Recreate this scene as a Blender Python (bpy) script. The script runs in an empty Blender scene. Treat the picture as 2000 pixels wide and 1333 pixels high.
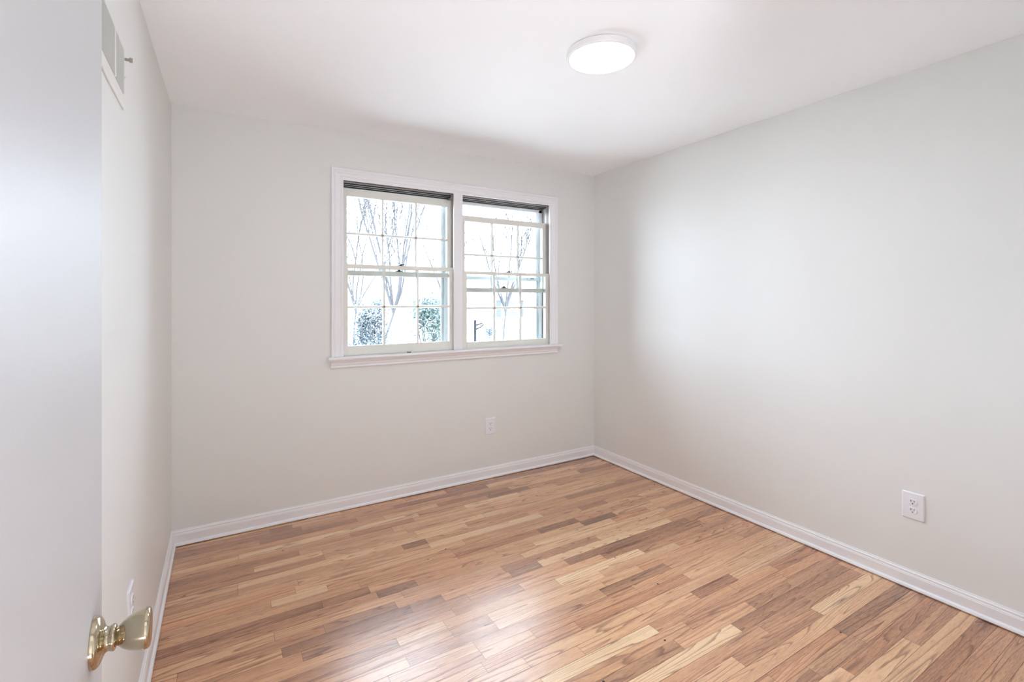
import bpy, bmesh, math, random
from math import sin, cos, pi, radians
from mathutils import Vector, Matrix

# ------------------------------------------------------------------ camera, world, lights, exposure
sc = bpy.context.scene
COL = sc.collection
W3 = 3.02      # room width (x)
D3 = 3.10      # room depth (y from 0 at the window wall to -D3)
H3 = 2.44      # ceiling height
cd = bpy.data.cameras.new('camera'); cam = bpy.data.objects.new('camera', cd); COL.objects.link(cam)
cam.location = (.239, -3.225, 1.361)
cam.rotation_euler = (radians(90), 0, radians(-31.1))
cd.sensor_width = 36; cd.lens = 938 / 2000 * 36; cd.shift_y = -.04075; cd.clip_start = .02; cd.clip_end = 500
sc.camera = cam

SKY = 23.0
LED = 46.0
HALL_FILL = 39.0
SUN = 16.0
wd = bpy.data.worlds.new('overcast_sky'); sc.world = wd; wd.use_nodes = True
bg = wd.node_tree.nodes['Background']
bg.inputs[0].default_value = (.78, .895, 1.06, 1); bg.inputs[1].default_value = SKY
sc.view_settings.view_transform = 'Standard'; sc.view_settings.look = 'None'
sc.view_settings.exposure = -0.08; sc.view_settings.gamma = 1; sc.view_settings.use_curve_mapping = False
try:
    sc.cycles.max_bounces = 14; sc.cycles.diffuse_bounces = 8; sc.cycles.glossy_bounces = 4
    sc.cycles.transparent_max_bounces = 16; sc.cycles.transmission_bounces = 8
    sc.cycles.use_denoising = True; sc.cycles.denoiser = 'OPENIMAGEDENOISE'
    sc.cycles.sample_clamp_direct = 12; sc.cycles.sample_clamp_indirect = 10; sc.cycles.caustics_reflective = False; sc.cycles.caustics_refractive = False
except Exception as e:
    print('cycles settings', e)

def area(name, loc, rot, sx, sy, power, color=(1, 1, 1), portal=False, shape='RECTANGLE'):
    l = bpy.data.lights.new(name, 'AREA'); l.shape = shape; l.size = sx; l.size_y = sy
    l.energy = power; l.color = color
    if portal: l.cycles.is_portal = True
    o = bpy.data.objects.new(name, l); COL.objects.link(o); o.location = loc; o.rotation_euler = rot
    return o
# portals only guide the daylight through the two windows
area('window_daylight_portal', (1.301, .17, 1.56), (radians(-90), 0, 0), .78, 1.14, 1, portal=True)
area('window_daylight_portal', (2.156, .17, 1.56), (radians(-90), 0, 0), .78, 1.14, 1, portal=True)
# winter sun from behind the house: it lights the ground outdoors, whose bounce lights the ceiling
sl = bpy.data.lights.new('sun', 'SUN'); sl.energy = SUN; sl.angle = radians(1); sl.color = (1, .95, .88)
so = bpy.data.objects.new('sun', sl); COL.objects.link(so); so.rotation_euler = (radians(42), 0, radians(-25))
# unseen fill light added behind the camera, aimed up to brighten the ceiling
ul = area('hallway_fill', (.34, -3.72, .30), (0, 0, 0), .24, .24, HALL_FILL, (.93, .97, 1.05), shape='DISK')
ul.rotation_euler = Vector((.32, .14, .93)).to_track_quat('-Z', 'Y').to_euler()

# ------------------------------------------------------------------ materials
def mat(name, color, rough=.5, metal=0, spec=.5, bump=None, var=None, coat=0, emit=None):
    m = bpy.data.materials.new(name); m.use_nodes = True
    nt = m.node_tree; n = nt.nodes; l = nt.links; p = n['Principled BSDF']
    p.inputs['Roughness'].default_value = rough; p.inputs['Metallic'].default_value = metal
    p.inputs['Specular IOR Level'].default_value = spec; p.inputs['Coat Weight'].default_value = coat
    tc = n.new('ShaderNodeTexCoord')
    ns = n.new('ShaderNodeTexNoise'); ns.inputs['Scale'].default_value = (var or (0, 6))[1]; ns.inputs['Detail'].default_value = 3
    l.new(tc.outputs['Object'], ns.inputs['Vector'])
    mx = n.new('ShaderNodeMix'); mx.data_type = 'RGBA'
    v = (var or (.03, 6))[0]
    mx.inputs[6].default_value = (*[c * (1 - v) for c in color], 1); mx.inputs[7].default_value = (*[min(1, c * (1 + v)) for c in color], 1)
    l.new(ns.outputs['Fac'], mx.inputs[0]); l.new(mx.outputs[2], p.inputs['Base Color'])
    if bump:
        b = n.new('ShaderNodeBump'); b.inputs['Strength'].default_value = bump[0]; b.inputs['Distance'].default_value = bump[2] if len(bump) > 2 else .001
        nb = n.new('ShaderNodeTexNoise'); nb.inputs['Scale'].default_value = bump[1]; nb.inputs['Detail'].default_value = 4
        l.new(tc.outputs['Object'], nb.inputs['Vector']); l.new(nb.outputs['Fac'], b.inputs['Height']); l.new(b.outputs['Normal'], p.inputs['Normal'])
    if emit:
        p.inputs['Emission Color'].default_value = (*emit[0], 1); p.inputs['Emission Strength'].default_value = emit[1]
    return m

M = {}
M['wall'] = mat('greige_wall_paint', (.79, .79, .77), .55, spec=.35, bump=(.25, 260, .0006), var=(.012, 2.5))
M['ceiling'] = mat('white_ceiling_paint', (.945, .955, .97), .8, spec=.2, bump=(.2, 220, .0006), var=(.01, 2))
M['trim'] = mat('white_trim_enamel', (.86, .855, .875), .32, var=(.01, 8), bump=(.1, 60, .0004))
M['sash'] = mat('cream_sash_enamel', (.80, .79, .725), .36, var=(.015, 9), bump=(.15, 70, .0004))
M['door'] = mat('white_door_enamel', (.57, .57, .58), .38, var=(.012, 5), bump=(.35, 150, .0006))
M['plastic'] = mat('white_outlet_plastic', (.84, .84, .88), .3, var=(.005, 20))
M['slot'] = mat('dark_slot', (.012, .011, .012), .6)
M['steel'] = mat('screw_steel', (.6, .6, .6), .35, metal=1)
M['brass'] = mat('aged_polished_brass', (.50, .43, .31), .11, metal=1, var=(.14, 45), bump=(.05, 220, .0004))
M['bronze'] = mat('dark_bronze_hardware', (.03, .028, .03), .4, metal=.6)
M['alu'] = mat('pale_aluminium_storm_frame', (.88, .93, .97), .42, metal=0, var=(.05, 30))
M['aludark'] = mat('weathered_aluminium_track', (.50, .46, .43), .45, metal=.25, var=(.25, 40))
M['rubber'] = mat('black_weatherstrip', (.02, .02, .022), .7)
M['vent'] = mat('painted_register_steel', (.79, .775, .745), .45, var=(.01, 12))
M['ventdark'] = mat('register_duct_grey', (.30, .295, .28), .8)
M['fixture'] = mat('white_fixture_rim', (.87, .86, .86), .4)
M['led'] = mat('lit_led_diffuser', (.9, .9, .9), .5, emit=((.92, .965, 1.05), LED))
M['gap'] = mat('floor_gap_dark_wood', (.03, .016, .01), .8)  # dark wood below the board joints, also nail holes and knots
M['wallext'] = mat('exterior_brick_red', (.40, .25, .2), .85, var=(.2, 30))
M['bark'] = mat('grey_bark', (.034, .033, .036), .95, spec=.3, var=(.25, 12))
M['leaf'] = mat('evergreen_leaf', (.022, .042, .038), .5, var=(.35, 20))
M['leafblue'] = mat('blue_green_needles', (.028, .042, .052), .6, var=(.3, 20))
M['siding'] = mat('white_clapboard', (.62, .63, .65), .6, var=(.03, 3))
M['roof'] = mat('pale_grey_shingle', (.34, .35, .37), .9, var=(.15, 10))
M['shutter'] = mat('slate_blue_shutter', (.03, .035, .045), .6)
M['winglass'] = mat('distant_window_glass', (.035, .04, .045), .15)
M['lawn'] = mat('dry_winter_lawn', (.46, .455, .44), .95, var=(.2, 1.5))
M['road'] = mat('pale_asphalt_road', (.36, .37, .39), .9, var=(.1, 3))
M['post'] = mat('dark_painted_post', (.010, .011, .014), .9, spec=.08)

def glass_mat():
    m = bpy.data.materials.new('clear_window_glass'); m.use_nodes = True
    n = m.node_tree.nodes; l = m.node_tree.links; n.clear()
    o = n.new('ShaderNodeOutputMaterial'); mx = n.new('ShaderNodeMixShader'); t = n.new('ShaderNodeBsdfTransparent')
    g = n.new('ShaderNodeBsdfGlossy'); f = n.new('ShaderNodeFresnel'); f.inputs['IOR'].default_value = 1.3
    t.inputs[0].default_value = (.97, .985, .985, 1); g.inputs['Roughness'].default_value = .02
    l.new(f.outputs[0], mx.inputs[0]); l.new(t.outputs[0], mx.inputs[1]); l.new(g.outputs[0], mx.inputs[2]); l.new(mx.outputs[0], o.inputs[0])
    return m
M['glass'] = glass_mat()

def oak_mat():
    m = bpy.data.materials.new('red_oak_strip_floor'); m.use_nodes = True
    nt = m.node_tree; n = nt.nodes; l = nt.links; p = n['Principled BSDF']
    def mth(op, a, b=None, c=None):
        x = n.new('ShaderNodeMath'); x.operation = op
        for i, v in enumerate((a, b, c)):
            if v is None: continue
            if isinstance(v, (int, float)): x.inputs[i].default_value = v
            else: l.new(v, x.inputs[i])
        return x.outputs[0]
    def rng(v, a, b, c=0., d=1.):
        x = n.new('ShaderNodeMapRange'); x.clamp = True; x.interpolation_type = 'SMOOTHSTEP'
        l.new(v, x.inputs[0])
        for i, q in enumerate((a, b, c, d)): x.inputs[i + 1].default_value = q
        return x.outputs[0]
    geo = n.new('ShaderNodeTexCoord'); sp = n.new('ShaderNodeSeparateXYZ'); l.new(geo.outputs['Object'], sp.inputs[0])
    X, Y = sp.outputs[0], sp.outputs[1]
    tone = n.new('ShaderNodeAttribute'); tone.attribute_name = 'tone'; tone = tone.outputs['Fac']
    seed = n.new('ShaderNodeAttribute'); seed.attribute_name = 'seed'; seed = seed.outputs['Fac']
    hue = n.new('ShaderNodeAttribute'); hue.attribute_name = 'hue'; hue = hue.outputs['Fac']
    grain = n.new('ShaderNodeAttribute'); grain.attribute_name = 'grain'; grain = grain.outputs['Fac']
    def noise(sx, sy, zoff, detail=2, rough=.5, dist=0):
        v = n.new('ShaderNodeCombineXYZ')
        l.new(mth('MULTIPLY', mth('ADD', X, mth('MULTIPLY', seed, 31.7)), sx), v.inputs[0])
        l.new(mth('MULTIPLY', Y, sy), v.inputs[1])
        l.new(mth('ADD', mth('MULTIPLY', seed, 57.3), zoff), v.inputs[2])
        t = n.new('ShaderNodeTexNoise'); t.inputs['Scale'].default_value = 1; t.inputs['Detail'].default_value = detail
        t.inputs['Roughness'].default_value = rough; t.inputs['Distortion'].default_value = dist
        l.new(v.outputs[0], t.inputs['Vector']); return t.outputs['Fac']
    base = noise(.5, 12.5, 0, 1.0, .3, .1)
    wig = noise(5.5, 60, 3, 2, .5)
    freq = mth('ADD', 10, mth('MULTIPLY', grain, 26))
    ring = mth('ADD', mth('MULTIPLY', base, freq), mth('MULTIPLY', wig, .55))
    fr = mth('FRACT', ring)
    line = mth('MULTIPLY', rng(fr, 0, .34, 1, 0), rng(fr, 0, .06, 0, 1))
    soft = rng(fr, .1, 1, .5, 0)
    pores = noise(24, 620, 7, 3, .65)
    blot = noise(1.8, 24, 11, 3, .55)
    streak = rng(noise(.9, 26, 19, 3, .55, .3), .62, .72)
    patch = noise(2.2, 2.2, 23, 1)
    t2 = mth('ADD', tone, mth('MULTIPLY', mth('SUBTRACT', blot, .5), .42))
    t2 = mth('ADD', t2, mth('MULTIPLY', mth('SUBTRACT', pores, .5), .50))
    cr = n.new('ShaderNodeValToRGB'); e = cr.color_ramp.elements
    e[0].position = 0; e[0].color = (.080, .036, .018, 1); e[1].position = 1; e[1].color = (.92, .69, .42, 1)
    for pos, c in ((.18, (.27, .125, .062)), (.36, (.51, .26, .132)), (.55, (.72, .415, .22)), (.76, (.85, .57, .325))):
        q = e.new(pos); q.color = (*c, 1)
    l.new(t2, cr.inputs[0])
    def mix(a, b, f, mode='MIX'):
        x = n.new('ShaderNodeMix'); x.data_type = 'RGBA'; x.blend_type = mode
        for s, v in ((6, a), (7, b)):
            if isinstance(v, tuple): x.inputs[s].default_value = (*v, 1)
            else: l.new(v, x.inputs[s])
        if isinstance(f, (int, float)): x.inputs[0].default_value = f
        else: l.new(f, x.inputs[0])
        return x.outputs[2]
    c = mix(cr.outputs[0], (1.0, .84, .76), hue, 'MULTIPLY')          # redder boards
    lf = mth('MULTIPLY', line, mth('ADD', .45, mth('MULTIPLY', patch, .75)))
    c = mix(c, (.36, .24, .19), lf, 'MULTIPLY')
    c = mix(c, (.80, .72, .68), mth('MULTIPLY', soft, .55), 'MULTIPLY')
    c = mix(c, (.34, .30, .34), mth('MULTIPLY', streak, .8), 'MULTIPLY')
    l.new(c, p.inputs['Base Color'])
    ro = mth('ADD', .285, mth('MULTIPLY', line, .22)); ro = mth('ADD', ro, mth('MULTIPLY', mth('SUBTRACT', pores, .5), .12))
    l.new(ro, p.inputs['Roughness'])
    p.inputs['Specular IOR Level'].default_value = .5
    p.inputs['Coat Weight'].default_value = 1.0; p.inputs['Coat Roughness'].default_value = .27; p.inputs['Coat IOR'].default_value = 1.55
    b = n.new('ShaderNodeBump'); b.inputs['Strength'].default_value = .35; b.inputs['Distance'].default_value = .0006
    l.new(mth('SUBTRACT', mth('MULTIPLY', pores, .5), mth('MULTIPLY', line, .6)), b.inputs['Height']); l.new(b.outputs[0], p.inputs['Normal'])
    return m
M['oak'] = oak_mat()

# ------------------------------------------------------------------ helpers
def link(name, bm, m, parent=None, kind=None, smooth=False, bevel=0, seg=2):
    me = bpy.data.meshes.new(name)
    bmesh.ops.recalc_face_normals(bm, faces=bm.faces)
    if smooth:
        for f in bm.faces: f.smooth = True
    bm.to_mesh(me); bm.free()
    for q in (m if isinstance(m, (list, tuple)) else [m]): me.materials.append(q)
    o = bpy.data.objects.new(name, me); COL.objects.link(o)
    if parent: o.parent = parent
    if kind: o['kind'] = kind
    if bevel:
        b = o.modifiers.new('bevel', 'BEVEL'); b.width = bevel; b.segments = seg; b.limit_method = 'ANGLE'; b.angle_limit = radians(35)
    if smooth and not bevel:
        pass
    return o
def empty(name, loc=(0, 0, 0), rz=0, kind=None, label=None, cat=None, group=None):
    o = bpy.data.objects.new(name, None); COL.objects.link(o); o.location = loc; o.rotation_euler = (0, 0, rz); o.empty_display_size = .1
    tag(o, label, cat, group, kind); return o
def tag(o, label=None, cat=None, group=None, kind=None):
    if label: o['label'] = label
    if cat: o['category'] = cat
    if group: o['group'] = group
    if kind: o['kind'] = kind
    return o
def box(bm, x0, x1, y0, y1, z0, z1, mi=0):
    v = [bm.verts.new(c) for c in ((x0, y0, z0), (x1, y0, z0), (x1, y1, z0), (x0, y1, z0), (x0, y0, z1), (x1, y0, z1), (x1, y1, z1), (x0, y1, z1))]
    for q in ((0, 3, 2, 1), (4, 5, 6, 7), (0, 1, 5, 4), (1, 2, 6, 5), (2, 3, 7, 6), (3, 0, 4, 7)):
        f = bm.faces.new([v[i] for i in q]); f.material_index = mi
def lathe(bm, prof, n=48, axis='z', c=(0, 0, 0), mat_fn=None):
    """prof: list of (along, radius)"""
    rings = []
    def P(a, r, t):
        u, w = r * cos(t), r * sin(t)
        v = {'z': (u, w, a), 'x': (a, u, w), 'y': (u, a, w)}[axis]
        return (v[0] + c[0], v[1] + c[1], v[2] + c[2])
    for a, r in prof:
        rings.append([bm.verts.new(P(a, 0, 0))] if r < 1e-6 else [bm.verts.new(P(a, r, 2 * pi * i / n)) for i in range(n)])
    for k, (A, B) in enumerate(zip(rings, rings[1:])):
        for i in range(n):
            j = (i + 1) % n
            if len(A) == 1 and len(B) == 1: continue
            if len(A) == 1: f = bm.faces.new((A[0], B[i], B[j]))
            elif len(B) == 1: f = bm.faces.new((A[i], A[j], B[0]))
            else: f = bm.faces.new((A[i], A[j], B[j], B[i]))
            if mat_fn: f.material_index = mat_fn(k)
def prism(bm, prof, P0, P1, out, m0=0, m1=0):
    """profile (depth, z) swept from P0 to P1; depth along 'out'; m0/m1 = mitre factor at the ends"""
    P0 = Vector(P0); P1 = Vector(P1); d = (P1 - P0).normalized(); out = Vector(out)
    A = [bm.verts.new(P0 + out * u + d * u * m0 + Vector((0, 0, z))) for u, z in prof]
    B = [bm.verts.new(P1 + out * u - d * u * m1 + Vector((0, 0, z))) for u, z in prof]
    for i in range(len(prof)):
        j = (i + 1) % len(prof); bm.faces.new((A[i], A[j], B[j], B[i]))
    bm.faces.new(A); bm.faces.new(B[::-1])
def tube(bm, pts, rad, n=6):
    rings = []
    for i, p in enumerate(pts):
        p = Vector(p); d = (Vector(pts[min(i + 1, len(pts) - 1)]) - Vector(pts[max(i - 1, 0)])).normalized()
        a = d.cross(Vector((0, 0, 1)) if abs(d.z) < .9 else Vector((1, 0, 0))).normalized(); b = d.cross(a)
        r = rad[i] if isinstance(rad, (list, tuple)) else rad
        rings.append([bm.verts.new(p + (a * cos(2 * pi * k / n) + b * sin(2 * pi * k / n)) * r) for k in range(n)])
    for A, B in zip(rings, rings[1:]):
        for k in range(n): bm.faces.new((A[k], A[(k + 1) % n], B[(k + 1) % n], B[k]))
    bm.faces.new(rings[0][::-1]); bm.faces.new(rings[-1])

# ------------------------------------------------------------------ shell
T = .20
OX = ((.905, 1.697), (1.757, 2.555))      # window openings in x
OZ = (.985, 2.145)
bm = bmesh.new()      # window wall, inner leaf
box(bm, -.12, .885, 0, T, -.05, H3); box(bm, 2.575, W3 + .12, 0, T, -.05, H3)
box(bm, .885, 2.575, 0, T, -.05, .965); box(bm, .885, 2.575, 0, T, 2.165, H3); box(bm, 1.717, 1.737, 0, T, .965, 2.165)
link('wall_back', bm, M['wall'], kind='structure')
bm = bmesh.new()      # left wall; its taped joint with the ceiling is a little wavy
ys = [.0 - i * (D3 + .0) / 62 for i in range(63)]
def bulge(y):
    # the drywall joint leans out a few millimetres here and there
    return .0045 + .0145 * min(1, max(0, -y / 1.1)) if y < -.001 else 0.0
fr = [[bm.verts.new((-bulge(y) * max(0, min(1, (z - 2.2) / .24)) ** 1.4, y, z)) for z in (-.05, 1.2, 2.1, 2.25, 2.34, H3 + .01)] for y in ys]
for a, b in zip(fr, fr[1:]):
    for i in range(5): bm.faces.new((a[i], a[i + 1], b[i + 1], b[i]))
box(bm, -.14, -.05, -4.40, 0, -.05, H3)
box(bm, -.05, 0, -4.40, -D3, -.05, H3)
link('wall_left', bm, M['wall'], kind='structure')
bm = bmesh.new(); box(bm, W3, W3 + .12, -4.40, 0, -.05, H3); link('wall_right', bm, M['wall'], kind='structure')
DX0, DX1, DH = .111, .935, 2.05
bm = bmesh.new()
box(bm, 0, DX0 - .02, -D3 - .115, -D3, 0, H3); box(bm, DX1 + .02, W3, -D3 - .115, -D3, 0, H3); box(bm, DX0 - .02, DX1 + .02, -D3 - .115, -D3, DH + .02, H3)
link('wall_front', bm, M['wall'], kind='structure')
bm = bmesh.new(); box(bm, -.14, W3 + .12, -4.52, -4.40, -.05, H3); link('wall_hallway', bm, M['wall'], kind='structure')
bm = bmesh.new(); box(bm, -.14, W3 + .12, -4.52, .20, H3, H3 + .12); link('ceiling', bm, M['ceiling'], kind='structure')
bm = bmesh.new()
box(bm, -.14, W3 + .14, T, T + .1, -.6, .95); box(bm, -.14, .88, T, T + .1, .95, 2.9); box(bm, 2.59, W3 + .14, T, T + .1, .95, 2.9); box(bm, .88, 2.59, T, T + .1, 2.17, 2.9)
link('wall_exterior', bm, M['wallext'], kind='structure')

# ---- oak strip floor: boards of one mesh, rows parallel to the window wall
PITCH, ROW0 = .0583, .051
FIX = {   # row: [(x0, x1, tone, hue)]
 3: [(1.10, 1.457, .60, .2), (1.457, 2.006, .30, .3)],
 4: [(1.30, 1.803, .45, .3), (1.803, 2.135, .22, .0)],
 5: [(1.25, 1.60, .55, .3), (1.60, 2.02, .82, .0)],
 0: [(.02, .479, .35, .3), (.479, .597, .24, .4), (.597, 1.3, .50, .2)],
 1: [(.02, .64, .28, .4), (.64, 1.2, .40, .3)],
 2: [(.02, .42, .45, .2), (.42, .95, .30, .4)],
 6: [(.02, .592, .33, .5), (.592, 1.10, .52, .3)],
 7: [(.02, .374, .38, .5), (.374, .70, .74, .1)],
 8: [(.02, .70, .42, .5), (.70, 1.2, .54, .2)],
 9: [(1.50, 2.254, .50, .4), (2.254, 3.02, .33, .4)],
 10: [(.30, 1.086, .50, .3), (1.086, 1.222, .20, .1), (1.222, 1.9, .48, .3)],
 11: [(.55, 1.217, .58, .2), (1.217, 1.963, .84, .0), (1.963, 3.02, .44, .2)],
 12: [(1.40, 2.225, .50, .4), (2.225, 2.447, .30, .8), (2.447, 3.02, .52, .4)],
 13: [(.02, .425, .45, .3), (.425, .664, .76, .0), (.664, 1.3, .55, .5), (1.75, 2.20, .50, .1), (2.20, 2.60, .66, .2)],
 14: [(.02, .80, .50, .3), (.80, 1.30, .50, .6), (1.30, 1.827, .42, .9), (1.827, 2.112, .18, .3), (2.112, 2.7, .48, .4)],
 15: [(.02, .62, .24, .6), (.62, .828, .22, .4), (.828, 1.5, .55, .5), (1.50, 2.105, .62, .2), (2.105, 2.37, .10, .0), (2.37, 2.7, .62, .2)],
 16: [(.02, .85, .40, .5), (.85, 1.036, .20, .1), (1.036, 1.35, .50, .7), (1.72, 2.30, .72, .1), (2.30, 2.60, .52, .8)],
 17: [(.419, .95, .55, .4), (1.6, 2.45, .66, .2), (2.45, 2.70, .70, .1)],
 18: [(.10, .60, .40, .6), (.60, .902, .30, .1), (.902, 1.45, .55, .7), (1.75, 2.069, .36, .3), (2.069, 2.6, .66, .2)],
 19: [(.02, .436, .54, .4), (.436, .95, .20, .3), (.95, 1.10, .28, .0), (1.10, 1.46, .55, .5), (1.46, 1.637, .28, .0), (1.637, 2.60, .74, .1), (2.6, 3.02, .55, .4)],
 20: [(.02, .50, .46, .5), (.50, 1.20, .36, .1), (1.20, 1.764, .50, .6), (1.764, 2.70, .22, .4), (2.7, 3.02, .34, .5)],
 21: [(.30, 1.10, .56, .4), (1.10, 1.45, .40, .2), (1.45, 1.964, .60, .4), (1.964, 2.75, .26, .5)],
 22: [(.20, .835, .34, .3), (.835, 1.037, .74, .0), (1.037, 1.62, .60, .2), (1.62, 2.18, .88, .1), (2.18, 2.9, .40, .5)],
 23: [(.30, 1.04, .50, .2), (1.04, 1.216, .44, .2), (1.216, 1.85, .68, .2), (1.85, 2.4, .60, .2)],
 24: [(.836, 1.216, .44, .3), (1.216, 1.8, .66, .3), (1.80, 2.05, .58, .2)],
 25: [(.751, 1.09, .62, .1), (1.09, 1.75, .48, .1)],
 26: [(1.091, 1.321, .58, .1), (1.321, 1.9, .48, .6), (1.9, 3.0, .58, .5)],
 27: [(.80, 1.068, .50, .1), (1.068, 1.51, .52, .6), (1.51, 2.188, .40, .8), (2.188, 2.8, .62, .3)],
 28: [(.7, 1.215, .60, .2), (1.215, 1.796, .66, .2), (1.796, 2.6, .58, .3)],
 29: [(.80, 1.43, .62, .3), (1.43, 2.1, .60, .4)],
 30: [(.70, 1.215, .66, .2), (1.215, 1.767, .94, .0), (1.767, 2.3, .46, .5)],
 31: [(1.0, 1.90, .50, .3), (1.90, 2.6, .44, .5)],
 32: [(1.25, 1.780, .36, .1), (1.780, 2.25, .58, .5)],
 33: [(1.30, 2.063, .84, .0), (2.063, 2.95, .30, .5)],
 34: [(1.50, 2.15, .50, .5), (2.15, 2.95, .38, .4)],
 35: [(1.90, 2.456, .40, .5), (2.456, 3.02, .76, .1)],
 36: [(1.70, 3.02, .62, .3)],
 37: [(1.93, 2.405, .48, .8), (2.405, 3.02, .24, .3)],
 38: [(1.6, 2.09, .40, .3), (2.09, 2.42, .42, .1), (2.42, 3.02, .46, .3)],
 39: [(1.8, 2.197, .64, .2), (2.197, 3.02, .32, .7)],
 40: [(2.0, 2.583, .66, .2), (2.583, 3.02, .40, .2)],
 41: [(1.9, 3.02, .66, .2)],
 42: [(2.2, 3.02, .30, .8)],
 43: [(2.1, 3.02, .40, .5)],
 44: [(2.2, 3.02, .36, .3)],
}
random.seed(11)
bm = bmesh.new()
lt, ls, lh, lg = [bm.faces.layers.float.new(k) for k in ('tone', 'seed', 'hue', 'grain')]
def plank(x0, x1, ya, yb, tone, hue):
    g = .0005; w = random.uniform(-.00035, .00035); w2 = random.uniform(-.00035, .00035)
    v = [bm.verts.new(c) for c in ((x0 + g, yb + g, w), (x1 - g, yb + g, w2), (x1 - g, ya - g, -w2), (x0 + g, ya - g, -w))]
    f = bm.faces.new(v); f[lt] = .47 + (tone - .5) * .84; f[ls] = random.random(); f[lh] = hue; f[lg] = random.random() ** 1.3
def rtone():
    r = random.random()
    if r < .12: return random.uniform(.20, .32)
    if r < .30: return random.uniform(.32, .45)
    if r < .93: return random.uniform(.45, .66)
    return random.uniform(.68, .82)
for row in range(-1, 76):
    ya = -(ROW0 + row * PITCH); yb = ya - PITCH
    if row == -1: ya = 0.0; yb = -ROW0
    fixed = sorted(FIX.get(row, []))
    cur = 0.0
    segs = []
    def fill(a, b):
        while b - a > .001:
            L = random.choice((.3, .45, .6, .8, 1.0, 1.25)) * random.uniform(.85, 1.15)
            if b - a - L < .22: L = b - a
            segs.append((a, a + L, rtone(), max(0, random.gauss(.35, .3)))); a += L
    for q in fixed:
        q = (max(q[0], cur), *q[1:])
        if q[0] - cur > .03: fill(cur, q[0])
        else: q = (cur, *q[1:])
        segs.append((q[0], min(q[1], W3), q[2], q[3])); cur = min(q[1], W3)
    if W3 - cur > .03: fill(cur, W3)
    for a, b, t, h in segs: plank(a, b, ya, yb, t, min(1, h))
nb = len(bm.faces)
box(bm, -.14, W3 + .12, -4.52, .05, -.06, -.0012, 1)
# filled nail holes and knots, small dark spots sunk in the boards
C0 = Vector((.239, -3.225, 1.361)); FW = Vector((sin(radians(31.1)), cos(radians(31.1)), 0)); RT = Vector((FW.y, -FW.x, 0))
HOLES = ((2.30,-.17),(2.20,-.235),(2.36,-.205),(2.62,-.16),(1.60,-.53),(2.03,-1.0),(1.28,-.80),(1.16,-.85),(2.52,-1.02),(2.50,-1.10),(2.02,-1.62),
         (1.75,-1.90),(2.01,-1.34),(2.93,-.30),(2.95,-.75),(2.85,-.80),(.52,-.36),(1.83,-.28),(1.40,-1.93),(2.40,-2.24),(2.7,-1.35))
for hx, hy in HOLES:
    r = random.uniform(.0030, .0052)
    f = bm.faces.new([bm.verts.new((hx + r * 1.3 * cos(k * pi / 4), hy + r * sin(k * pi / 4), .0008)) for k in range(8)]); f.material_index = 1
floor = link('floor', bm, [M['oak'], M['gap']], kind='structure')

# ---- baseboards with shoe moulding
BB = [(0, .0038), (.022, .0038), (.0225, .008), (.020, .015), (.0135, .0195), (.0125, .0205), (.0125, .060), (.0112, .0625), (.0112, .0655), (.0085, .070), (.0095, .0735), (.0090, .0775), (.0050, .081), (.0045, .0855), (0, .0855)]
def base(name, P0, P1, out, m0=1, m1=1):
    bm = bmesh.new(); prism(bm, BB, P0, P1, out, m0, m1); return link(name, bm, M['trim'], kind='structure')
base('baseboard_back', (0, 0, 0), (W3, 0, 0), (0, -1, 0))
base('baseboard_right', (W3, 0, 0), (W3, -D3, 0), (-1, 0, 0))
base('baseboard_left', (0, -D3, 0), (0, 0, 0), (1, 0, 0))
base('baseboard_front', (DX1 + .07, -D3, 0), (W3, -D3, 0), (0, 1, 0), 0, 1)

# ---- doorway lining and casing
bm = bmesh.new()
box(bm, DX0 - .02, DX0, -D3 - .12, -D3 + .002, 0, DH + .02); box(bm, DX1, DX1 + .02, -D3 - .12, -D3 + .002, 0, DH + .02); box(bm, DX0, DX1, -D3 - .12, -D3 + .002, DH, DH + .02)
box(bm, DX0 - .075, DX0 - .008, -D3, -D3 + .014, 0, DH + .075); box(bm, DX1 + .008, DX1 + .075, -D3, -D3 + .014, 0, DH + .075); box(bm, DX0 - .008, DX1 + .008, -D3, -D3 + .014, DH + .008, DH + .075)
link('trim_1', bm, M['trim'], kind='structure')

# ------------------------------------------------------------------ door, swung open against the left wall
hinge = Vector((.114, -3.082, 0)); ang = radians(1.75)
door = empty('door_1', hinge, ang, kind='structure')      # local +y runs from hinge to free edge, local +x faces the camera side
door['label'] = 'white flush bedroom door standing open at the left edge'
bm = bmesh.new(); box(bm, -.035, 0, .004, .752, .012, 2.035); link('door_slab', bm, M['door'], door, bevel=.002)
for hz in (.25, 1.05, 1.82):
    bm = bmesh.new(); tube(bm, [(.004, 0, hz - .045), (.004, 0, hz + .045)], .006, 12); link('hinge', bm, M['brass'], door)
KY, KZ = .680, .910
knob = None
bm = bmesh.new()
lathe(bm, [(0, .0315), (.003, .0315), (.0055, .0308), (.0080, .0285), (.0100, .0245), (.0118, .0195), (.0135, .0162), (.0155, .0148), (.0175, .0148), (.0195, .0158), (.0212, .0164), (.0230, .0160), (.0243, .0145), (.0250, .0120), (.0250, 0)], 64, 'x', (0, KY, KZ))
rose = link('knob_rosette', bm, M['brass'], door, smooth=True)
bm = bmesh.new()
lathe(bm, [(.0245, 0), (.0245, .0105), (.0258, .0112), (.0280, .0130), (.0310, .0160), (.0350, .0190), (.0395, .0214), (.0440, .0232), (.0485, .0245), (.0525, .0253), (.0560, .0257), (.0585, .0255), (.0603, .0245), (.0615, .0225), (.0621, .0195), (.0618, .0160), (.0612, .009), (.0610, 0)], 64, 'x', (0, KY, KZ))
kn = link('door_knob', bm, M['brass'], door, smooth=True)

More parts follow.
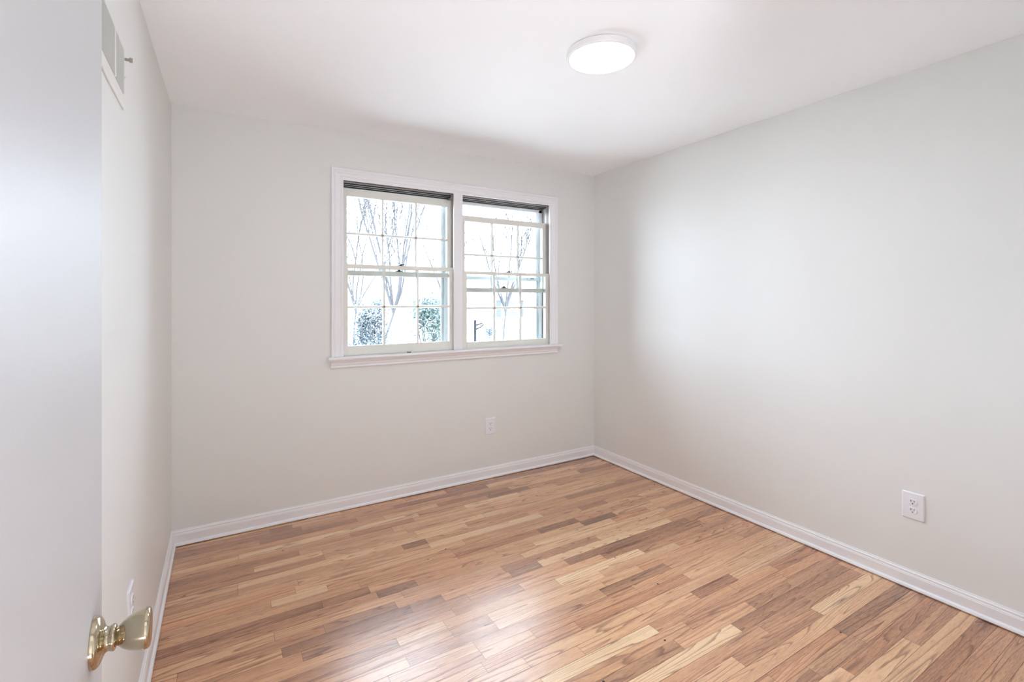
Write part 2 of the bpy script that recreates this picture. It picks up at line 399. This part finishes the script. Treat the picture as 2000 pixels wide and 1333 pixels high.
# ------------------------------------------------------------------ windows
def mitre_casing(bm, prof, x0, x1, z1, zb):
    """prof: (u outward from the opening edge, y) ; three sided frame standing on the stool"""
    R = []
    for u, y in prof:
        R.append([bm.verts.new(c) for c in ((x0 - u, y, zb), (x0 - u, y, z1 + u), (x1 + u, y, z1 + u), (x1 + u, y, zb))])
    for i in range(len(R)):
        A, B = R[i], R[(i + 1) % len(R)]
        for k in range(3): bm.faces.new((A[k], A[k + 1], B[k + 1], B[k]))
    bm.faces.new([r[0] for r in R]); bm.faces.new([r[3] for r in R][::-1])
bm = bmesh.new()
CP = [(0, 0), (0, -.010), (.004, -.0115), (.012, -.0115), (.015, -.0090), (.019, -.0090), (.024, -.0125), (.040, -.0145), (.044, -.0175), (.052, -.0185), (.056, -.0150), (.060, -.0150), (.064, -.0195), (.072, -.0205), (.076, -.0180), (.076, 0)]
CX0, CX1, CZ1 = .909, 2.543, 2.132
mitre_casing(bm, CP, CX0, CX1, CZ1, .9915)
box(bm, 1.684, 1.754, -.011, .002, .9915, CZ1 + .004); 
link('trim_2', bm, M['trim'], kind='structure', bevel=.0012)
# jamb lining of both openings
bm = bmesh.new()
for a, b in OX:
    box(bm, a - .02, a, -.001, T + .02, OZ[0] - .02, OZ[1] + .02); box(bm, b, b + .02, -.001, T + .02, OZ[0] - .02, OZ[1] + .02)
    box(bm, a, b, -.001, T + .02, OZ[1], OZ[1] + .02); box(bm, a, b, .03, T + .05, OZ[0] - .02, OZ[0])
link('trim_3', bm, M['trim'], kind='structure')
# stool and apron
bm = bmesh.new()
SP = [(-.03, .970), (.040, .970), (.045, .9735), (.0475, .979), (.0475, .984), (.045, .9885), (.040, .9915), (-.03, .9915)]
prism(bm, SP, (.812, 0, 0), (2.640, 0, 0), (0, -1, 0))
AP = [(0, .918), (.010, .918), (.013, .921), (.014, .926), (.012, .930), (.0125, .935), (.016, .938), (.017, .946), (.0175, .952), (.021, .956), (.022, .963), (.022, .970), (0, .970)]
prism(bm, AP, (.830, 0, 0), (2.619, 0, 0), (0, -1, 0))
stool = link('trim_4', bm, M['trim'], kind='structure')

def make_sash(name, parent, x0, x1, z0, z1, gx0, gx1, gz0, gz1, y0, y1, mw=.019):
    """timber sash; g* = glass opening; 3 x 2 lights"""
    bm = bmesh.new()
    box(bm, x0, gx0, y0, y1, z0, z1); box(bm, gx1, x1, y0, y1, z0, z1)
    box(bm, gx0, gx1, y0, y1, z0, gz0); box(bm, gx0, gx1, y0, y1, gz1, z1)
    s = link(name, bm, M['sash'], parent, bevel=.0015)
    bm = bmesh.new(); zc = (gz0 + gz1) / 2; ym = (y0 + y1) / 2
    def bar(ax, c, a, b):      # tapered glazing bar: wide in the middle of its depth, narrow noses
        for (p0, p1) in (((y0 + .001, mw * .28), (ym, mw * .5)), ((ym, mw * .5), (y1 - .001, mw * .30))):
            (ya, ha), (yb, hb) = p0, p1
            if ax == 'v': v = [(c - ha, ya, a), (c + ha, ya, a), (c + hb, yb, a), (c - hb, yb, a), (c - ha, ya, b), (c + ha, ya, b), (c + hb, yb, b), (c - hb, yb, b)]
            else: v = [(a, ya, c - ha), (a, ya, c + ha), (a, yb, c + hb), (a, yb, c - hb), (b, ya, c - ha), (b, ya, c + ha), (b, yb, c + hb), (b, yb, c - hb)]
            v = [bm.verts.new(q) for q in v]
            for q in ((0, 1, 2, 3), (4, 5, 6, 7), (0, 1, 5, 4), (1, 2, 6, 5), (2, 3, 7, 6), (3, 0, 4, 7)): bm.faces.new([v[i] for i in q])
    for k in (1, 2): bar('v', gx0 + (gx1 - gx0) * k / 3, gz0, gz1)
    bar('h', zc, gx0, gx1)
    link('glazing_bars', bm, M['sash'], s)
    bm = bmesh.new(); box(bm, gx0 - .003, gx1 + .003, ym - .0015, ym + .0015, gz0 - .003, gz1 + .003)
    link('glass_pane', bm, M['glass'], s)
    return s
def sash_lock(parent, x, y, z):
    bm = bmesh.new()
    box(bm, x - .028, x + .028, y - .010, y + .010, z, z + .003)
    lathe(bm, [(z + .003, .013), (z + .006, .012), (z + .010, .008), (z + .0115, 0)], 20, 'z', (x, y, 0))
    tube(bm, [(x - .004, y, z + .009), (x + .014, y - .004, z + .011), (x + .026, y - .008, z + .009)], [.0035, .0035, .0045], 8)
    o = link('sash_lock', bm, M['bronze'], parent, bevel=.0008); o['label'] = 'dark bronze cam lock'
    return o
def keeper(parent, x, y, z):
    bm = bmesh.new()
    pr = [(-.030, 0), (.030, 0), (.026, .004), (.012, .008), (.008, .017), (-.008, .017), (-.012, .008), (-.026, .004)]
    A = [bm.verts.new((x + a, y - .009, z + b)) for a, b in pr]; B = [bm.verts.new((x + a, y + .009, z + b)) for a, b in pr]
    for i in range(len(pr)): j = (i + 1) % len(pr); bm.faces.new((A[i], A[j], B[j], B[i]))
    bm.faces.new(A); bm.faces.new(B[::-1])
    o = link('lock_keeper', bm, M['bronze'], parent, bevel=.0008); o['label'] = 'dark bronze lock keeper'
    return o
def tracks(parent, a, b):
    """aluminium channels along both jambs and the head"""
    bm = bmesh.new()
    for y0, y1, mi, d in ((.006, .011, 1, .0010), (.026, .030, 0, .0030), (.031, .038, 1, .0012), (.040, .044, 0, .0030), (.053, .056, 0, .0060), (.0945, .098, 0, .0080), (.100, .105, 1, .0060), (.110, .114, 0, .0080)):
        box(bm, b - d, b, y0, y1, OZ[0], OZ[1], mi); box(bm, a, a + d, y0, y1, OZ[0], OZ[1], mi)
    link('jamb_track', bm, [M['aludark'], M['rubber']], parent)
    bm = bmesh.new()
    box(bm, a, b, .010, .115, 2.137, 2.146, 1)
    for y0, y1, z, mi in ((.040, .044, 2.128, 0), (.054, .057, 2.1225, 1), (.059, .068, 2.1215, 0), (.078, .081, 2.1165, 1), (.083, .090, 2.1155, 0), (.100, .104, 2.110, 1), (.106, .115, 2.108, 0)):
        box(bm, a + .002, b - .002, y0, y1, z, 2.1375, mi)
    link('head_track', bm, [M['aludark'], M['rubber']], parent)
def storm(parent, a, b, midz):
    bm = bmesh.new(); y0, y1 = .122, .148
    z0, z1 = OZ[0], 2.140
    box(bm, a, a + .030, y0, y1, z0, z1); box(bm, b - .032, b, y0, y1, z0, z1); box(bm, a, b, y0, y1, z0, z0 + .035); box(bm, a, b, y0, y1, 2.088, z1)
    box(bm, a + .028, b - .03, y0 + .002, y1 - .004, midz - .014, midz + .014)
    box(bm, a + .028, a + .046, y1 - .010, y1, z0, z1); box(bm, b - .050, b - .030, y1 - .010, y1, z0, z1)
    s = link('storm_frame', bm, M['alu'], parent, bevel=.0012)
    s['label'] = 'pale aluminium outer storm frame'
    bm = bmesh.new(); box(bm, a + .028, b - .03, .136, .138, z0 + .03, midz); box(bm, a + .028, b - .03, .142, .144, midz, 2.09)
    link('glass_pane', bm, M['glass'], s)
    bm = bmesh.new()  # sticker lettering on the storm rail, made as small dark bars
    for x, w, dz in ((b - .150, .006, .002), (b - .118, .034, .002), (a + .065, .010, .004), (a + .040, .004, .004)):
        box(bm, x, x + w, y0 - .0005, y0 + .0024, midz + dz, midz + dz + .007)
    o = link('rail_marks', bm, M['bronze'], s); o['label'] = 'tiny dark sticker marks on the storm rail'
# left window: upper sash slipped down a little
w1 = empty('window_1', (0, 0, 0), kind='structure')
a, b = OX[0]
s = make_sash('lower_sash', w1, a + .004, b - .004, .992, 1.593, .943, 1.661, 1.054, 1.565, .018, .050)
sash_lock(s, 1.300, .030, 1.593)
s = make_sash('upper_sash', w1, a + .004, b - .004, 1.520, 2.094, .945, 1.661, 1.553, 2.046, .060, .092)
keeper(s, 1.300, .072, 1.553)
tracks(w1, a, b); storm(w1, a, b, 1.545)
# right window: upper sash lowered about a hand's width
w2 = empty('window_2', (0, 0, 0), kind='structure')
a, b = OX[1]
s = make_sash('lower_sash', w2, a + .004, b - .004, .986, 1.572, 1.804, 2.518, 1.040, 1.549, .018, .050)
sash_lock(s, 2.172, .030, 1.572)
s = make_sash('upper_sash', w2, a + .004, b - .004, 1.415, 1.994, 1.806, 2.516, 1.449, 1.952, .060, .092)
keeper(s, 2.150, .072, 1.449)
tracks(w2, a, b); storm(w2, a, b, 1.527)

# small dark catch lying on the stool
bm = bmesh.new(); box(bm, 1.338, 1.358, -.012, -.003, .9920, .9965); box(bm, 1.334, 1.340, -.010, -.005, .9920, .9990); box(bm, 1.356, 1.361, -.010, -.005, .9920, .9980)
tag(link('window_catch', bm, M['bronze'], bevel=.001), 'tiny dark metal catch on the window sill at the foot of the left sash', 'catch')

# ------------------------------------------------------------------ outlets
def rrect(w, h, r, n=5):
    pts = []
    for cx, cz, a0 in ((w/2 - r, h/2 - r, 0), (-w/2 + r, h/2 - r, 90), (-w/2 + r, -h/2 + r, 180), (w/2 - r, -h/2 + r, 270)):
        for k in range(n + 1):
            t = radians(a0 + 90 * k / n); pts.append((cx + r * cos(t), cz + r * sin(t)))
    return pts
def extr(bm, loops, mi=0):
    """loops: list of (pts2d, y) -> skin, capped at the last one"""
    rs = [[bm.verts.new((x, y, z)) for x, z in pts] for pts, y in loops]
    for A, B in zip(rs, rs[1:]):
        for i in range(len(A)):
            j = (i + 1) % len(A); f = bm.faces.new((A[i], A[j], B[j], B[i])); f.material_index = mi
    f = bm.faces.new(rs[-1]); f.material_index = mi
    f = bm.faces.new(rs[0][::-1]); f.material_index = mi
def outlet(loc, rz, label):
    t = empty('wall_outlet', loc, rz, label=label, cat='outlet', group='duplex wall outlets')   # local -y faces the room
    bm = bmesh.new(); w, h = .086, .125
    extr(bm, [(rrect(w, h, .004), 0), (rrect(w, h, .004), -.0040), (rrect(w - .006, h - .006, .003), -.0066), (rrect(w - .012, h - .012, .002), -.0070)])
    link('cover_plate', bm, M['plastic'], t)
    for zc in (.0197, -.0197):
        bm = bmesh.new()
        pts = []
        for k in range(40):
            a_ = 2 * pi * k / 40; x = .0172 * cos(a_); z = .0172 * sin(a_); z = max(-.0140, min(.0140, z)); pts.append((x, z + zc))
        extr(bm, [(pts, -.006), (pts, -.0092), ([(x * .95, zc + (z - zc) * .95) for x, z in pts], -.0097)])
        r = link('receptacle', bm, M['plastic'], t)
        bm = bmesh.new()
        box(bm, -.0078, -.0052, -.0100, -.0096, zc - .0005, zc + .0085); box(bm, .0052, .0076, -.0100, -.0096, zc + .0005, zc + .0080)
        lathe(bm, [(-.0100, 0), (-.0100, .0027), (-.0096, .0027)], 16, 'y', (0, 0, zc - .0075))
        o = link('slots', bm, M['slot'], r); o['label'] = 'dark plug slots'
    bm = bmesh.new(); lathe(bm, [(-.0060, .0030), (-.0078, .0030), (-.0084, .0022), (-.0085, 0)], 16, 'y')
    link('plate_screw', bm, M['plastic'], t)
    return t
outlet((1.989, -.0002, .394), 0, 'white duplex outlet on the back wall below the windows')
outlet((W3 - .0002, -2.267, .390), radians(-90), 'white duplex outlet low on the right wall near the floor trim')
outlet((.0002, -1.403, .440), radians(90), 'white duplex outlet on the left wall, seen edge-on above the door knob')

# ------------------------------------------------------------------ air register high on the left wall
reg = empty('air_register', (0, -1.69, 1.985), label='painted white metal air register high on the left wall', cat='vent')
bm = bmesh.new()     # frame ring with a middle bar; local y = along wall, x = out
Y0, Y1, Z0, Z1 = -.178, .178, -.094, .086
gy0, gy1, gz0, gz1 = -.150, .158, -.058, .064
def fbox(y0, y1, z0, z1, x1=.006, x0=0.0): box(bm, x0, x1, y0, y1, z0, z1)
fbox(Y0, gy0, Z0, Z1); fbox(gy1, Y1, Z0, Z1); fbox(gy0, gy1, Z0, gz0); fbox(gy0, gy1, gz1, Z1); fbox(.026, .034, gz0, gz1, .008, .001)
link('register_frame', bm, M['vent'], reg, bevel=.002)
bm = bmesh.new(); box(bm, .0002, .001, gy0, gy1, gz0, gz1); link('duct_opening', bm, M['ventdark'], reg)
bm = bmesh.new()
y = gy0 + .004
while y < gy1 - .004:
    if not (.022 < y < .036):
        box(bm, .0012, .0072, y - .0005, y + .0005, gz0, gz1)
    y += .0072
link('louvre_fins', bm, mat('shade_toned_fins', (.62, .615, .58), .5), reg)  # fins greyer than the frame: shading between them put into the colour
bm = bmesh.new(); box(bm, .004, .020, .166, .169, .041, .049); box(bm, .016, .024, .1655, .1695, .039, .052)
o = link('damper_lever', bm, mat('lever_steel', (.40, .36, .31), .45, metal=.7), reg, bevel=.001); o['label'] = 'small bare metal damper lever'
for yy in (.171,):
    bm = bmesh.new(); lathe(bm, [(.0055, .003), (.007, .003), (.0078, 0)], 12, 'x', (0, yy, -.005)); link('screw', bm, M['steel'], reg)

# ------------------------------------------------------------------ ceiling lights
def ceiling_light(loc, label):
    t = empty('ceiling_light', loc, label=label, cat='ceiling light')
    bm = bmesh.new(); R = .150
    lathe(bm, [(-.001, 0), (-.001, R - .006), (-.004, R - .004), (-.004, R), (-.026, R), (-.029, R - .002), (-.030, R - .005), (-.030, R - .010), (-.0275, R - .0125), (-.0275, 0)], 96, 'z')
    link('light_rim', bm, M['fixture'], t, smooth=False)
    bm = bmesh.new(); lathe(bm, [(-.0280, R - .0125), (-.0295, R - .018), (-.0305, R - .03), (-.031, 0)], 96, 'z')
    link('light_diffuser', bm, M['led'], t)
    return t
ceiling_light((1.656, -1.632, H3), 'round white flush LED ceiling light, lit, in the bedroom')

# ------------------------------------------------------------------ outdoors
GZ = -.75
def place(px, py, Z):
    return C0 + FW * Z + RT * ((px - 1000) / 938 * Z) + Vector((0, 0, 1)) * (-(py - 585) / 938 * Z)
bm = bmesh.new()
n = 40; grid = [[bm.verts.new((-60 + 160 * i / n, 1.2 + 120 * j / n, GZ + (.06 * sin(i * 1.7) * cos(j * 1.3) if j else 0))) for j in range(n + 1)] for i in range(n + 1)]
for i in range(n):
    for j in range(n): bm.faces.new((grid[i][j], grid[i + 1][j], grid[i + 1][j + 1], grid[i][j + 1]))
v = [bm.verts.new(q) for q in ((-60, .3, GZ), (100, .3, GZ), (100, 1.2, GZ), (-60, 1.2, GZ))]; bm.faces.new(v)
link('ground', bm, M['lawn'], kind='structure')

def tree(px, Z, h, seed_, label, r0=.05, stems=6, z_fork=1.3, lean=.25, spread=.34):
    random.seed(seed_); p = place(px, 585, Z); base_ = Vector((p.x, p.y, GZ))
    t = empty('bare_tree', base_, label=label, cat='tree', group='leafless trees outside the windows')
    bm = bmesh.new(); bm2 = bmesh.new()
    fork = RT * lean + Vector((0, 0, z_fork))
    tube(bm, [(0, 0, -.1), (fork.x * .3, fork.y * .3, z_fork * .5), fork], [r0 * .8, r0 * .7, r0 * .6], 8)
    def grow(p, d, L, r, lvl):
        pts = [p]; rr = [r]; q = p.copy(); dd = d.copy(); n_ = 6
        kids = []
        for i in range(n_):
            dd = (dd + Vector((random.uniform(-.16, .16), random.uniform(-.16, .16), random.uniform(-.03, .10)))).normalized()
            q = q + dd * L / n_; pts.append(q.copy()); rr.append(max(.0065, r * (1 - .6 * (i + 1) / n_)))
            if lvl < 3 and i > 0:
                kd = (dd + Vector((random.uniform(-1, 1), random.uniform(-1, 1), random.uniform(-.1, .6))) * .7).normalized()
                kids.append((q.copy(), kd, L * random.uniform(.38, .6), rr[-1] * .62, lvl + 1))
        tube(bm2, pts, rr, 5 if lvl < 2 else 3)
        for k in kids: grow(*k)
    for k in range(stems):
        a_ = 2 * pi * (k + random.uniform(-.2, .2)) / stems
        grow(fork.copy(), Vector((cos(a_) * spread, sin(a_) * spread, 1)).normalized(), h * random.uniform(.6, .8), r0 * random.uniform(.55, .8), 0)
    link('trunk', bm, M['bark'], t); link('branches', bm2, M['bark'], t)
tree(742, 14, 5.6, 3, 'bare tree with a forked crown behind the middle panes of the left window', .052, 8, 1.7, .40)
tree(690, 19, 6.0, 8, 'farther bare tree at the left of the left window', .050, 7, 1.6, .1)
tree(880, 27, 8.0, 15, 'farther bare tree behind the right panes of the left window', .050, 7, 1.6, -.2)
tree(982, 17, 4.5, 21, 'bare tree behind the middle panes of the right window', .046, 7, 1.7, .1)
tree(1110, 25, 5.2, 27, 'distant bare tree at the right of the right window', .046, 6, 1.6, -.2)

def bush(px, Z, w, h, n_, seed_, m, label, name='evergreen_shrub', size=.05):
    random.seed(seed_); p = place(px, 585, Z)
    t = empty(name, (p.x, p.y, GZ), label=label, cat='shrub', group='evergreen shrubs outside the left window')
    bm = bmesh.new()
    for k in range(7):
        a_ = 2 * pi * k / 7; tube(bm, [(0, 0, 0), (cos(a_) * w * .18, sin(a_) * w * .18, h * .45), (cos(a_) * w * .3, sin(a_) * w * .3, h * .8)], [.03, .02, .008], 5)
    link('stems', bm, M['bark'], t)
    bm = bmesh.new()
    cl = [(random.uniform(-.5, .5), random.uniform(-.5, .5), random.uniform(.03, .97)) for _ in range(60)]
    for k in range(n_):
        c = random.choice(cl); s = w * (1 - .62 * c[2] ** 1.6)
        q = Vector((c[0] * s + random.gauss(0, .10 * w), c[1] * s + random.gauss(0, .10 * w), c[2] * h + random.gauss(0, .055 * h)))
        if q.z < .02: continue
        d = Vector((random.gauss(0, 1), random.gauss(0, 1), random.gauss(.4, .7))).normalized(); u = d.orthogonal().normalized()
        L = size * random.uniform(.7, 1.4); wd_ = L * .3; n2 = d.cross(u) * .15 * L
        vs = [bm.verts.new(q), bm.verts.new(q + d * L * .5 + u * wd_ + n2), bm.verts.new(q + d * L), bm.verts.new(q + d * L * .5 - u * wd_ + n2)]
        bm.faces.new(vs)
    link('foliage', bm, m, t)
bush(724, 9.5, .78, 2.15, 6500, 5, M['leafblue'], 'blue-green conical shrub behind the left panes of the left window')
bush(842, 9.0, .85, 2.15, 3800, 6, M['leaf'], 'loose green shrub behind the right panes of the left window', size=.06)
bush(784, 8.0, .55, 1.1, 700, 7, M['leaf'], 'low green shrub behind the middle panes of the left window', size=.06)

# house across the street
hp = place(1000, 585, 30); ha = radians(-14)
house = empty('neighbour_house', (hp.x, hp.y, GZ), ha, label='pale clapboard house across the street, seen through the right window', cat='house')
Lh = 7.2; eave = 2.35
bm = bmesh.new(); box(bm, -Lh, Lh, 0, 7, -.2, eave)
for k in range(13): box(bm, -Lh - .012, Lh + .012, -.014, 0, .18 * k, .18 * k + .02)
g = [bm.verts.new(q) for q in ((-Lh, 0, eave), (-Lh, 7, eave), (-Lh, 3.5, eave + 1.5), (Lh, 0, eave), (Lh, 7, eave), (Lh, 3.5, eave + 1.5))]
bm.faces.new(g[:3]); bm.faces.new(g[3:])
link('house_wall', bm, M['siding'], house)
bm = bmesh.new()
for s_ in (0, 1):
    y0_, y1_ = (-.4, 3.5) if s_ == 0 else (7.4, 3.5)
    v = [(-Lh - .4, y0_, eave - .05), (Lh + .4, y0_, eave - .05), (Lh + .4, y1_, eave + 1.55), (-Lh - .4, y1_, eave + 1.55)]
    A = [bm.verts.new(q) for q in v]; B = [bm.verts.new((q[0], q[1], q[2] + .14)) for q in v]
    bm.faces.new(A); bm.faces.new(B)
    for i in range(4): bm.faces.new((A[i], A[(i + 1) % 4], B[(i + 1) % 4], B[i]))
link('roof', bm, M['siding'], house)
for wx in (-5.2, -.15, 3.6):
    bm = bmesh.new(); box(bm, wx - .5, wx + .5, -.06, -.02, 1.0, 2.05); f_ = link('house_window', bm, M['trim'], house)
    bm = bmesh.new(); box(bm, wx - .42, wx - .02, -.075, -.06, 1.08, 1.97); box(bm, wx + .02, wx + .42, -.075, -.06, 1.08, 1.97); link('pane', bm, M['winglass'], f_)
    for sx in (-.72, .72):
        bm = bmesh.new(); box(bm, wx + sx - .16, wx + sx + .16, -.07, -.02, 1.0, 2.05); link('shutter', bm, M['shutter'], house)
bm = bmesh.new(); box(bm, 1.45, 1.70, -1.3, -1.15, 0, 2.0); box(bm, 1.5, 5.5, -1.5, 0, 1.95, 2.1); link('porch', bm, M['siding'], house)

# thin post with slanted arms, left panes of the right window
pp = place(928, 585, 11)
bm = bmesh.new(); tube(bm, [(0, 0, -.1), (0, 0, 1.66)], .030, 8); tube(bm, [(0, 0, 1.53), (.15, -.08, 1.585)], .018, 6); tube(bm, [(0, 0, 1.43), (.12, -.06, 1.50), (.17, -.09, 1.56)], .018, 6)
o = link('garden_post', bm, M['post']); o.location = (pp.x, pp.y, GZ - .02)
tag(o, 'thin dark post with two slanted arms outside the right window', 'post')
pp = place(957, 585, 26); random.seed(4)
t = empty('low_shrub', (pp.x, pp.y, GZ), label='small dark low shrub beside the thin post outdoors', cat='shrub')
bm = bmesh.new()
for k in range(260):
    q = Vector((random.gauss(0, .22), random.gauss(0, .22), .04 + abs(random.gauss(.3, .2)))); d = Vector((random.gauss(0, 1), random.gauss(0, 1), random.gauss(.5, .5))).normalized(); u = d.orthogonal().normalized()
    bm.faces.new([bm.verts.new(q), bm.verts.new(q + d * .09 + u * .04), bm.verts.new(q + d * .18), bm.verts.new(q + d * .09 - u * .04)])
link('foliage', bm, M['leafblue'], t)
